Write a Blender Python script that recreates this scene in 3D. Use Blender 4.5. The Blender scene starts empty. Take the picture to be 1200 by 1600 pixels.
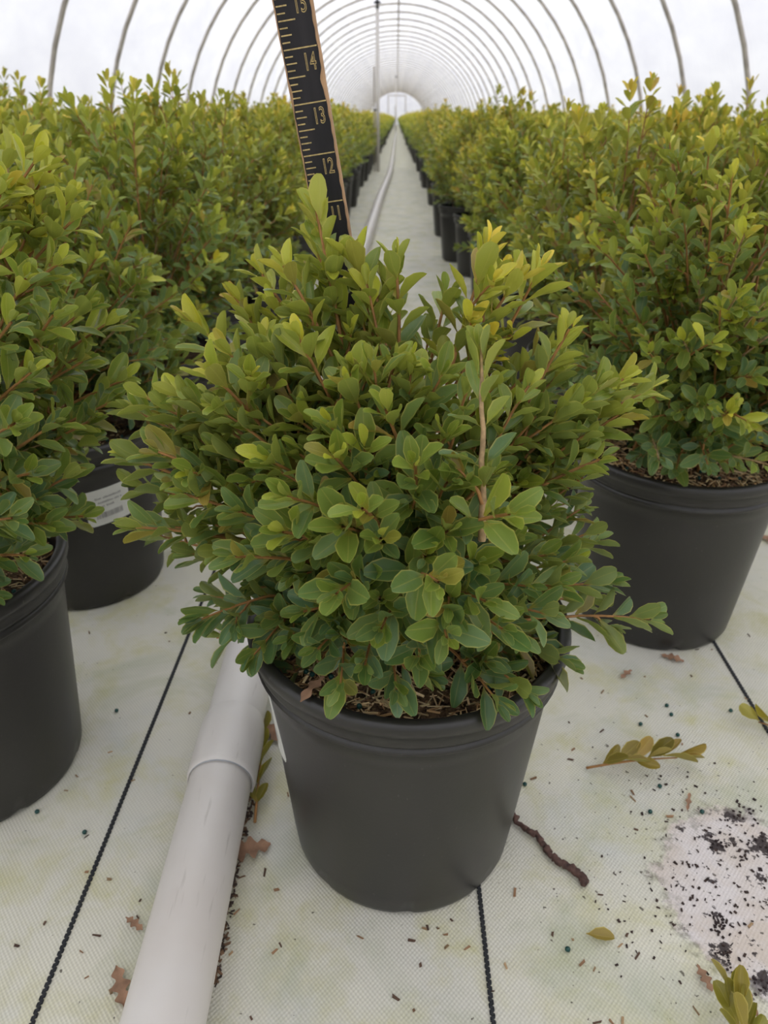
import bpy, math, random
import numpy as np
from mathutils import Vector, Matrix, Quaternion

SC = bpy.context.scene
COL = SC.collection
PI = math.pi
rng = np.random.default_rng(11)
random.seed(11)

# ------------------------------------------------------------------ camera
CAM_Z, PITCH, FPX = 0.4855, math.radians(28.05), 1155.0
cam = bpy.data.cameras.new('camera')
cam_o = bpy.data.objects.new('camera', cam)
COL.objects.link(cam_o)
cam_o.location = (0, 0, CAM_Z)
cam_o.rotation_euler = (PI / 2 - PITCH, 0, 0)
cam.sensor_fit = 'VERTICAL'
cam.sensor_height = 36.0
cam.sensor_width = 27.0
cam.lens = 36.0 * FPX / 1600.0
cam.clip_start, cam.clip_end = 0.02, 400
cam.dof.use_dof = True
cam.dof.focus_distance = 0.385
cam.dof.aperture_fstop = cam.lens / 1.75
SC.camera = cam_o

# ------------------------------------------------------------------ overcast sky, exposure
world = bpy.data.worlds.new('world')
SC.world = world
world.use_nodes = True
wn, wl = world.node_tree.nodes, world.node_tree.links
wn.clear()
w_out = wn.new('ShaderNodeOutputWorld')
w_bg = wn.new('ShaderNodeBackground')
w_tc = wn.new('ShaderNodeTexCoord')
w_sep = wn.new('ShaderNodeSeparateXYZ')
w_ramp = wn.new('ShaderNodeValToRGB')
w_ramp.color_ramp.elements[0].position = 0.0
w_ramp.color_ramp.elements[0].color = (0.46, 0.47, 0.50, 1)
w_ramp.color_ramp.elements[1].position = 1.0
w_ramp.color_ramp.elements[1].color = (1.0, 1.0, 1.02, 1)
wl.new(w_tc.outputs['Generated'], w_sep.inputs[0])
wl.new(w_sep.outputs['Z'], w_ramp.inputs[0])
wl.new(w_ramp.outputs[0], w_bg.inputs[0])
w_bg.inputs[1].default_value = 2.25
wl.new(w_bg.outputs[0], w_out.inputs[0])

SC.view_settings.view_transform = 'Standard'
SC.view_settings.look = 'None'
SC.view_settings.exposure = 0.13
SC.view_settings.gamma = 1.0
SC.view_settings.use_curve_mapping = False
SC.cycles.use_denoising = True

YAW = 0.0153                       # the aisle runs a touch to the right of the view
def aisle(x, y): return x + YAW * y, y
def at(px, py, Y):                 # the point on a pixel's ray at forward distance Y
    u = (px - 600) / FPX; v = (py - 800) / FPX
    dy = math.cos(PITCH) - v * math.sin(PITCH)
    dz = -math.sin(PITCH) - v * math.cos(PITCH)
    return np.array([u / dy * Y, Y, CAM_Z + dz / dy * Y])
def ground(px, py, z=0.0):
    u = (px - 600) / FPX; v = (py - 800) / FPX
    dy = math.cos(PITCH) - v * math.sin(PITCH)
    dz = -math.sin(PITCH) - v * math.cos(PITCH)
    t = (z - CAM_Z) / dz
    return np.array([u * t, dy * t, z])
def project(P):
    x, y, z = P[..., 0], P[..., 1], P[..., 2] - CAM_Z
    d = y * math.cos(PITCH) - z * math.sin(PITCH)
    v = -(y * math.sin(PITCH) + z * math.cos(PITCH))
    return 600 + FPX * x / d, 800 + FPX * v / d, d

# ------------------------------------------------------------------ node helpers
class NT:
    def __init__(self, name):
        self.m = bpy.data.materials.new(name); self.m.use_nodes = True
        self.n = self.m.node_tree.nodes; self.l = self.m.node_tree.links
        self.n.clear()
        self.out = self.n.new('ShaderNodeOutputMaterial')
    def node(self, t, **kw):
        o = self.n.new(t)
        for k, v in kw.items(): setattr(o, k, v)
        return o
    def put(self, sock, v):
        if isinstance(v, bpy.types.NodeSocket): self.l.new(v, sock)
        elif isinstance(v, (tuple, list)):
            sock.default_value = (tuple(v) + (1,)) if (len(v) == 3 and sock.type == 'RGBA') else v
        else: sock.default_value = v
    def math(self, op, a, b=None, c=None, clamp=False):
        o = self.node('ShaderNodeMath', operation=op, use_clamp=clamp)
        for i, v in enumerate((a, b, c)):
            if v is not None: self.put(o.inputs[i], v)
        return o.outputs[0]
    def mix(self, f, a, b, blend='MIX'):
        o = self.node('ShaderNodeMix', data_type='RGBA', blend_type=blend)
        self.put(o.inputs[0], f); self.put(o.inputs[6], a); self.put(o.inputs[7], b)
        return o.outputs[2]
    def ramp(self, f, a, b):       # linear 0..1 between a and b
        o = self.node('ShaderNodeMapRange')
        self.put(o.inputs[0], f); o.inputs[1].default_value = a; o.inputs[2].default_value = b
        return o.outputs[0]
    def noise(self, vec, scale, detail=3, rough=0.55, dist=0.0):
        o = self.node('ShaderNodeTexNoise')
        if vec is not None: self.put(o.inputs['Vector'], vec)
        o.inputs['Scale'].default_value = scale; o.inputs['Detail'].default_value = detail
        o.inputs['Roughness'].default_value = rough; o.inputs['Distortion'].default_value = dist
        return o.outputs[0]
    def coord(self, which='Object'):
        return self.node('ShaderNodeTexCoord').outputs[which]
    def scale(self, vec, s):
        o = self.node('ShaderNodeMapping'); self.put(o.inputs[0], vec)
        o.inputs['Scale'].default_value = s
        return o.outputs[0]
    def bump(self, h, strength, dist):
        o = self.node('ShaderNodeBump'); self.put(o.inputs['Height'], h)
        o.inputs['Strength'].default_value = strength; o.inputs['Distance'].default_value = dist
        return o.outputs[0]
    def bsdf(self, col, rough=0.5, metal=0.0, spec=0.5, normal=None):
        o = self.node('ShaderNodeBsdfPrincipled')
        self.put(o.inputs['Base Color'], col); self.put(o.inputs['Roughness'], rough)
        self.put(o.inputs['Metallic'], metal); o.inputs['Specular IOR Level'].default_value = spec
        if normal is not None: self.put(o.inputs['Normal'], normal)
        return o.outputs[0]
    def done(self, shader):
        self.l.new(shader, self.out.inputs[0]); return self.m

def plain(name, col, rough=0.6, metal=0.0, spec=0.5, var=0.15, scale=40.0, bump=0.0):
    t = NT(name); c = t.coord()
    n = t.noise(c, scale)
    col2 = t.mix(t.ramp(n, 0.3, 0.7), tuple(k * (1 - var) for k in col), tuple(min(1, k * (1 + var)) for k in col))
    nm = t.bump(n, bump, 0.002) if bump else None
    return t.done(t.bsdf(col2, rough, metal, spec, nm))

def leaf_material(name, source, tint=False):
    t = NT(name)
    if source == 'object':
        col = t.node('ShaderNodeObjectInfo').outputs['Color']
    else:
        a = t.node('ShaderNodeAttribute'); a.attribute_name = 'lc'
        col = a.outputs['Color']
    if tint:
        r = t.node('ShaderNodeObjectInfo').outputs['Random']
        hs = t.node('ShaderNodeHueSaturation')
        t.put(hs.inputs['Hue'], t.math('MULTIPLY_ADD', r, 0.042, 0.464))
        t.put(hs.inputs['Value'], t.math('MULTIPLY_ADD', r, -0.22, 1.26))
        t.put(hs.inputs['Color'], col); col = hs.outputs[0]
    uv = t.node('ShaderNodeUVMap').outputs[0]
    sep = t.node('ShaderNodeSeparateXYZ'); t.put(sep.inputs[0], uv)
    u = t.math('ABSOLUTE', t.math('MULTIPLY_ADD', sep.outputs[0], 2.0, -1.0))
    rim = t.ramp(u, 0.86, 0.99)
    rib = t.math('SUBTRACT', 1.0, t.ramp(u, 0.0, 0.09))
    pale = t.mix(0.74, col, (0.80, 0.66, 0.17))
    n = t.noise(t.coord(), 160, 2)
    base = t.mix(t.math('MULTIPLY', t.ramp(n, 0.35, 0.75), 0.28), col, t.mix(0.5, col, (0.06, 0.12, 0.04)))
    base = t.mix(t.math('MULTIPLY', rib, 0.30), base, pale)
    base = t.mix(t.math('MULTIPLY', rim, 0.72), base, pale)
    foot = t.math('SUBTRACT', 1.0, t.ramp(sep.outputs[1], 0.02, 0.26))
    base = t.mix(t.math('MULTIPLY', foot, 0.45), base, (0.50, 0.33, 0.05))
    back = t.node('ShaderNodeNewGeometry').outputs['Backfacing']
    under = t.mix(0.40, base, (0.30, 0.31, 0.09))
    base = t.mix(back, base, under)
    vein = t.math('SINE', t.math('ADD', t.math('MULTIPLY', sep.outputs[1], 60.0), t.math('MULTIPLY', u, -14.0)))
    nm = t.bump(t.math('MULTIPLY_ADD', rib, -0.6, t.math('MULTIPLY', vein, 0.05)), 0.35, 0.0006)
    p = t.bsdf(base, 0.35, 0, 0.45, nm)
    tr = t.node('ShaderNodeBsdfTranslucent')
    t.put(tr.inputs[0], t.mix(0.45, base, (0.42, 0.45, 0.03)))
    mx = t.node('ShaderNodeMixShader'); mx.inputs[0].default_value = 0.30
    t.l.new(p, mx.inputs[1]); t.l.new(tr.outputs[0], mx.inputs[2])
    return t.done(mx.outputs[0])

M = {}
M['leaf_obj'] = leaf_material('boxwood leaf', 'object')
M['leaf_att'] = leaf_material('boxwood leaf foliage', 'attr')
M['leaf_bg'] = leaf_material('boxwood leaf rows', 'attr', True)
M['stem'] = plain('boxwood bark', (0.34, 0.165, 0.05), 0.65, var=0.3, scale=120, bump=0.3)
M['old_stem'] = plain('boxwood old bark', (0.42, 0.28, 0.14), 0.75, var=0.4, scale=200, bump=0.5)

def pot_material():
    t = NT('black pot plastic'); c = t.coord()
    n = t.noise(c, 14, 4); f = t.noise(c, 420, 2)
    dust = t.ramp(t.noise(t.scale(c, (1, 1, .35)), 500, 2, 0.5), 0.70, 0.80)
    col = t.mix(t.ramp(n, 0.3, 0.75), (0.021, 0.0198, 0.0175), (0.031, 0.0290, 0.0250))
    col = t.mix(t.math('MULTIPLY', dust, 0.15), col, (0.30, 0.29, 0.26))
    return t.done(t.bsdf(col, t.math('MULTIPLY_ADD', n, 0.15, 0.31), 0, 0.5, t.bump(f, 0.08, 0.0006)))
M['pot'] = pot_material()
M['sticker'] = plain('white sticker', (0.66, 0.66, 0.60), 0.5, var=0.04, scale=60)
M['ink'] = plain('grey print', (0.22, 0.21, 0.20), 0.6, var=0.2, scale=200)

def soil_material():
    t = NT('potting mix'); c = t.coord()
    n = t.noise(c, 170, 4, 0.7); m = t.noise(t.scale(c, (1, 2.2, 1)), 260, 3, 0.6)
    col = t.mix(t.ramp(n, 0.40, 0.62), (0.022, 0.013, 0.008), (0.16, 0.10, 0.055))
    col = t.mix(t.ramp(m, 0.58, 0.72), col, (0.36, 0.26, 0.15))
    return t.done(t.bsdf(col, 0.9, 0, 0.2, t.bump(n, 0.9, 0.004)))
M['soil'] = soil_material()
def chip_material():
    t = NT('rice hull mulch'); a = t.node('ShaderNodeAttribute'); a.attribute_name = 'lc'
    return t.done(t.bsdf(a.outputs['Color'], 0.8, 0, 0.25))
M['chip'] = chip_material()
M['pellet'] = plain('green fertilizer coat', (0.004, 0.055, 0.045), 0.35, var=0.2)
M['pvc'] = None
M['tube'] = plain('galvanised tube', (0.42, 0.38, 0.32), 0.55, metal=0.15, var=0.25, scale=12)
M['dark'] = plain('dark plastic', (0.03, 0.03, 0.032), 0.5)
M['wood'] = plain('bare ruler wood', (0.42, 0.25, 0.13), 0.65, var=0.25, scale=60, bump=0.2)
M['thread'] = plain('black marker yarn', (0.022, 0.024, 0.026), 0.8)
M['dead'] = plain('dead brown leaf', (0.30, 0.17, 0.10), 0.8, var=0.35, scale=90, bump=0.4)
M['root'] = plain('brown root piece', (0.095, 0.05, 0.038), 0.85, var=0.6, scale=220, bump=0.8)
M['crumb'] = plain('dark crumbs', (0.035, 0.022, 0.016), 0.9, var=0.5, scale=300)

def pvc_material():
    t = NT('white pvc'); c = t.coord()
    n = t.noise(c, 9, 4); st = t.noise(t.scale(c, (30, 3, 30)), 5, 3, 0.6)
    col = t.mix(t.ramp(n, 0.35, 0.7), (0.72, 0.69, 0.645), (0.66, 0.61, 0.555))
    col = t.mix(t.math('MULTIPLY', t.ramp(st, 0.64, 0.74), 0.35), col, (0.30, 0.27, 0.22))
    return t.done(t.bsdf(col, 0.38, 0, 0.45))
M['pvc'] = pvc_material()

def paint_material():
    t = NT('black ruler paint'); c = t.coord()
    n = t.noise(t.scale(c, (1, 1, .15)), 160, 3)
    w = t.ramp(t.noise(t.scale(c, (1, 1, .6)), 300, 2), 0.74, 0.79)
    col = t.mix(t.ramp(n, .4, .7), (0.011, 0.010, 0.012), (0.022, 0.019, 0.022))
    col = t.mix(t.math('MULTIPLY', w, .6), col, (0.26, 0.15, 0.09))
    return t.done(t.bsdf(col, 0.55, 0, 0.35))
M['paint'] = paint_material()
M['gold'] = plain('engraved tan marks', (0.50, 0.37, 0.15), 0.6, var=0.3, scale=500)

def floor_material():
    t = NT('white woven ground cloth'); c = t.coord()
    sep = t.node('ShaderNodeSeparateXYZ'); t.put(sep.inputs[0], c)
    X, Y = sep.outputs[0], sep.outputs[1]
    k = 2 * PI / 0.0030
    sx = t.math('SINE', t.math('MULTIPLY', X, k)); sy = t.math('SINE', t.math('MULTIPLY', Y, k * 0.9))
    weave = t.math('MULTIPLY', sx, sy)
    big = t.noise(c, 5.5, 5, 0.6); med = t.noise(c, 19, 5, 0.62, 0.4); fine = t.noise(c, 75, 4, 0.65)
    fib = t.noise(t.scale(c, (1, 6, 1)), 260, 2)
    col = t.mix(t.ramp(big, 0.35, 0.68), (0.715, 0.690, 0.560), (0.620, 0.605, 0.530))
    alg = t.math('MULTIPLY', t.ramp(med, 0.46, 0.64), t.math('MULTIPLY_ADD', t.ramp(fine, 0.3, 0.7), 0.6, 0.35))
    col = t.mix(t.math('MULTIPLY', alg, 0.72), col, (0.545, 0.520, 0.235))
    grn = t.ramp(t.noise(c, 11, 4, 0.6, 0.6), 0.52, 0.68)
    col = t.mix(t.math('MULTIPLY', grn, 0.55), col, (0.43, 0.46, 0.30))
    blu = t.ramp(t.noise(c, 8, 3, 0.6, 1.0), 0.55, 0.72)
    col = t.mix(t.math('MULTIPLY', blu, 0.30), col, (0.54, 0.58, 0.57))
    # worn patch, a fixed spot of the cloth where the coating has peeled to a pinkish layer
    pc = ground(1172, 1400)
    wob = t.math('MULTIPLY_ADD', t.noise(c, 26, 5, 0.65), 0.11, -0.055)
    dx = t.math('DIVIDE', t.math('SUBTRACT', X, float(pc[0])), 0.068)
    dy = t.math('DIVIDE', t.math('SUBTRACT', Y, float(pc[1]) + 0.002), 0.074)
    rr = t.math('SQRT', t.math('ADD', t.math('MULTIPLY', dx, dx), t.math('MULTIPLY', dy, dy)))
    rr = t.math('ADD', rr, t.math('MULTIPLY', wob, 9.0))
    patch = t.math('SUBTRACT', 1.0, t.ramp(rr, 0.93, 1.0))
    edge = t.math('MULTIPLY', t.ramp(rr, 0.86, 0.97), t.math('SUBTRACT', 1.0, t.ramp(rr, 0.98, 1.08)))
    col = t.mix(patch, col, t.mix(t.ramp(med, .42, .60), (0.735, 0.68, 0.645), (0.66, 0.575, 0.49)))
    pn = t.noise(c, 55, 6, 0.72)
    for bx, by, br in ((1120, 1318, .011), (1190, 1322, .013), (1138, 1500, .009), (1190, 1540, .013), (1150, 1278, .009), (1128, 1430, .007)):
        g = ground(bx, by); vd = t.node('ShaderNodeVectorMath', operation='DISTANCE'); t.put(vd.inputs[0], c)
        vd.inputs[1].default_value = (float(g[0] * math.cos(YAW) - g[1] * math.sin(YAW)), float(g[0] * math.sin(YAW) + g[1] * math.cos(YAW)), 0)
        pn = t.math('MULTIPLY_ADD', t.math('SUBTRACT', 1.0, t.ramp(vd.outputs['Value'], 0.0, br * 1.6)), 0.17, pn)
    blot = t.math('MULTIPLY', t.ramp(pn, 0.600, 0.625), t.math('SUBTRACT', 1.0, t.ramp(rr, 0.85, 1.05)))
    en = t.ramp(t.noise(c, 150, 3, .6), 0.42, 0.60)
    col = t.mix(t.math('MULTIPLY', t.math('MULTIPLY', edge, en), 0.55), col, (0.09, 0.08, 0.045))
    col = t.mix(t.math('MULTIPLY', blot, 0.95), col, (0.030, 0.019, 0.020))
    # loose specks, thicker around the patch
    near = t.math('SUBTRACT', 1.0, t.ramp(rr, 1.1, 3.0))
    sp = t.noise(c, 210, 2, 0.5)
    lim = t.math('MULTIPLY_ADD', near, -0.075, 0.730)
    spk = t.math('MULTIPLY', t.math('SUBTRACT', sp, lim), 30.0, clamp=True)
    col = t.mix(t.math('MULTIPLY', spk, 0.8), col, (0.06, 0.045, 0.03))
    wv = t.math('MULTIPLY_ADD', t.math('MULTIPLY', weave, t.math('SUBTRACT', 1.0, t.math('MULTIPLY', patch, .7))), 0.085, 0.955)
    wvc = t.node('ShaderNodeCombineColor')
    for i in range(3): t.put(wvc.inputs[i], wv)
    col = t.mix(1.0, col, wvc.outputs[0], 'MULTIPLY')
    h = t.math('ADD', t.math('MULTIPLY', weave, 0.5), t.math('ADD', t.math('MULTIPLY', fib, 0.12), t.math('MULTIPLY', big, 4.0)))
    return t.done(t.bsdf(col, 0.62, 0, 0.30, t.bump(h, 0.35, 0.0011)))
M['floor'] = floor_material()

def film_material(thru):
    t = NT('white greenhouse film'); c = t.coord()
    n = t.noise(t.scale(c, (1.4, .5, 1.4)), 2.2, 4, 0.55, 0.4)
    cr = t.noise(t.scale(c, (1, 3.2, .6)), 3.2, 3, 0.5, 1.2)
    col = t.mix(t.ramp(n, 0.3, 0.7), (0.77, 0.77, 0.825), (0.885, 0.885, 0.91))
    nm = t.bump(cr, 0.18, 0.02)
    d = t.node('ShaderNodeBsdfDiffuse'); t.put(d.inputs[0], col); t.put(d.inputs['Normal'], nm)
    tr = t.node('ShaderNodeBsdfTranslucent'); t.put(tr.inputs[0], col); t.put(tr.inputs['Normal'], nm)
    mx = t.node('ShaderNodeMixShader'); mx.inputs[0].default_value = thru
    t.l.new(d.outputs[0], mx.inputs[1]); t.l.new(tr.outputs[0], mx.inputs[2])
    return t.done(mx.outputs[0])
M['film'] = film_material(0.64)
M['film_dimmed'] = film_material(0.30)  # same single film, transmission lowered to dim the bright far end wall
M['outside'] = plain('pale gravel yard', (0.36, 0.36, 0.32), 0.9, var=0.2, scale=3)

# ------------------------------------------------------------------ mesh helpers (all triangles, numpy)
class Soup:
    """collects triangles with a material index, colour and uv, and links them as ONE mesh object"""
    def __init__(self): self.v, self.t, self.m, self.c, self.uv, self.nv = [], [], [], [], [], 0
    def add(self, V, T, mat=0, col=None, uv=None):
        V = np.asarray(V, float).reshape(-1, 3); T = np.asarray(T, int).reshape(-1, 3)
        self.v.append(V); self.t.append(T + self.nv); self.nv += len(V)
        self.m.append(np.full(len(T), mat))
        if col is None: col = np.full((len(V), 3), 0.5)
        col = np.asarray(col, float)
        if col.ndim == 1: col = np.tile(col, (len(V), 1))
        self.c.append(col)
        self.uv.append(np.zeros((len(V), 2)) + 0.25 if uv is None else np.asarray(uv, float))
    def mesh(self, name, mats, smooth=True):
        V = np.concatenate(self.v); T = np.concatenate(self.t); Mi = np.concatenate(self.m)
        Cc = np.concatenate(self.c); U = np.concatenate(self.uv)
        me = bpy.data.meshes.new(name)
        me.vertices.add(len(V)); me.vertices.foreach_set('co', V.ravel())
        me.loops.add(len(T) * 3); me.loops.foreach_set('vertex_index', T.ravel().astype(np.int32))
        me.polygons.add(len(T))
        me.polygons.foreach_set('loop_start', (np.arange(len(T)) * 3).astype(np.int32))
        me.polygons.foreach_set('material_index', Mi.astype(np.int32))
        me.polygons.foreach_set('use_smooth', np.full(len(T), smooth))
        for m in mats: me.materials.append(m)
        a = me.attributes.new('lc', 'FLOAT_COLOR', 'POINT')
        a.data.foreach_set('color', np.concatenate([Cc, np.ones((len(Cc), 1))], 1).ravel())
        ul = me.uv_layers.new(name='UVMap')
        ul.data.foreach_set('uv', U[T.ravel()].ravel())
        me.update(calc_edges=True); me.validate()
        return me

def link(name, me, parent=None, loc=None):
    o = bpy.data.objects.new(name, me); COL.objects.link(o)
    if parent is not None: o.parent = parent
    if loc is not None: o.location = loc
    return o
def tag(o, label=None, cat=None, group=None, kind=None):
    if label: o['label'] = label
    if cat: o['category'] = cat
    if group: o['group'] = group
    if kind: o['kind'] = kind
    return o
def empty(name, loc, rz=0.0):
    o = bpy.data.objects.new(name, None); COL.objects.link(o)
    o.location = loc; o.rotation_euler = (0, 0, rz); o.empty_display_size = 0.05
    return o

def grid_tris(nu, nv, wrap=False):
    T = []
    for i in range(nu - 1):
        for j in range(nv if wrap else nv - 1):
            a, b = i * nv + j, i * nv + (j + 1) % nv
            c, d = a + nv, b + nv
            T += [(a, b, d), (a, d, c)]
    return np.array(T)
def lathe(profile, n=48, wob=None):
    V = []
    for k, (r, z) in enumerate(profile):
        for j in range(n):
            a = 2 * PI * j / n
            V.append((r * math.cos(a), r * math.sin(a), z + (wob(k, a) if wob else 0)))
    return np.array(V), grid_tris(len(profile), n, True)
def tube(pts, radii, n=6, cap=True):
    pts = np.asarray(pts, float); m = len(pts)
    radii = np.broadcast_to(np.asarray(radii, float), (m,))
    tg = np.gradient(pts, axis=0); tg /= np.linalg.norm(tg, axis=1)[:, None] + 1e-12
    ref = np.array([0, 0, 1.]) if abs(tg[0][2]) < 0.9 else np.array([1., 0, 0])
    e1 = np.cross(tg[0], ref); e1 /= np.linalg.norm(e1)
    V = []
    for i in range(m):
        e1 = e1 - tg[i] * np.dot(e1, tg[i]); e1 /= np.linalg.norm(e1) + 1e-12
        e2 = np.cross(tg[i], e1)
        a = np.arange(n) * 2 * PI / n
        V.append(pts[i] + radii[i] * (np.cos(a)[:, None] * e1 + np.sin(a)[:, None] * e2))
    V = np.concatenate(V); T = grid_tris(m, n, True)
    if cap:
        V = np.concatenate([V, pts[:1], pts[-1:]]); b, e = m * n, m * n + 1
        T = np.concatenate([T, [(b, (j + 1) % n, j) for j in range(n)],
                            [(e, (m - 1) * n + j, (m - 1) * n + (j + 1) % n) for j in range(n)]])
    return V, T
def box(lo, hi):
    x0, y0, z0 = lo; x1, y1, z1 = hi
    V = [(x0, y0, z0), (x1, y0, z0), (x1, y1, z0), (x0, y1, z0), (x0, y0, z1), (x1, y0, z1), (x1, y1, z1), (x0, y1, z1)]
    Q = [(0, 3, 2, 1), (4, 5, 6, 7), (0, 1, 5, 4), (1, 2, 6, 5), (2, 3, 7, 6), (3, 0, 4, 7)]
    return V, [t for a, b, c, d in Q for t in ((a, b, c), (a, c, d))]

# ------------------------------------------------------------------ boxwood leaf shapes (unit length along +Y, upper side +Z)
def leaf_shape(rows, cols, cup, bend, wid=0.225):
    V, U, T = [], [], []
    n = 2 * cols + 1
    for i, v in enumerate(rows):
        w = wid * (math.sin(PI * v ** 1.3) ** (.95 - .5 * v) if 0 < v < 1 else 0)
        w = max(w, 0.022 if v == 0 else 0.012) if v < 1 else 0.05
        for j in range(n):
            s = (j - cols) / cols
            V.append((s * w, v, cup * abs(s) ** 1.5 * w - bend * v * v + 0.02 * math.sin(7 * v + 2 * s)))
            U.append(((s + 1) / 2, v))
    T = grid_tris(len(rows), n)[:, ::-1][:, [0, 2, 1]]
    return np.array(V), np.array(U), np.array(T)
HI = [leaf_shape((0, .10, .34, .64, .86, .96, 1), 2, c, b, w) for c, b, w in
      ((.55, .10, .222), (.35, .20, .232), (.75, .02, .212), (.45, -.08, .248))]
MID = [leaf_shape((0, .25, .62, .91, 1), 1, c, b, w) for c, b, w in ((.5, .12, .235), (.35, -.05, .25))]
def low_leaf():
    V = np.array([(0, 0, 0), (.21, .36, .07), (.2, .78, .05), (0, 1, -.06), (-.2, .78, .05), (-.21, .36, .07)])
    U = np.array([(.5, 0), (.90, .36), (.9, .78), (.5, 1), (.1, .78), (.10, .36)])
    return V, U, np.array([(0, 1, 5), (1, 2, 5), (5, 2, 4), (2, 3, 4)])
LOW = [low_leaf()]
for k, (V, U, T) in enumerate(HI + MID + LOW):        # make every upper side face +Z
    a, b, c = V[T[len(T) // 2]]
    if np.cross(b - a, c - a)[2] < 0: T[:] = T[:, [0, 2, 1]]

def unit(v): return v / (np.linalg.norm(v) + 1e-12)
UP = np.array([0, 0, 1.])
C_OLD = np.array([0.058, 0.138, 0.033]); C_BLUE = np.array([0.125, 0.225, 0.115]); C_MID = np.array([0.225, 0.300, 0.040])
C_LIME = np.array([0.560, 0.570, 0.055]); C_YEL = np.array([0.850, 0.660, 0.070]); C_ORG = np.array([0.40, 0.235, 0.045])

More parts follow.
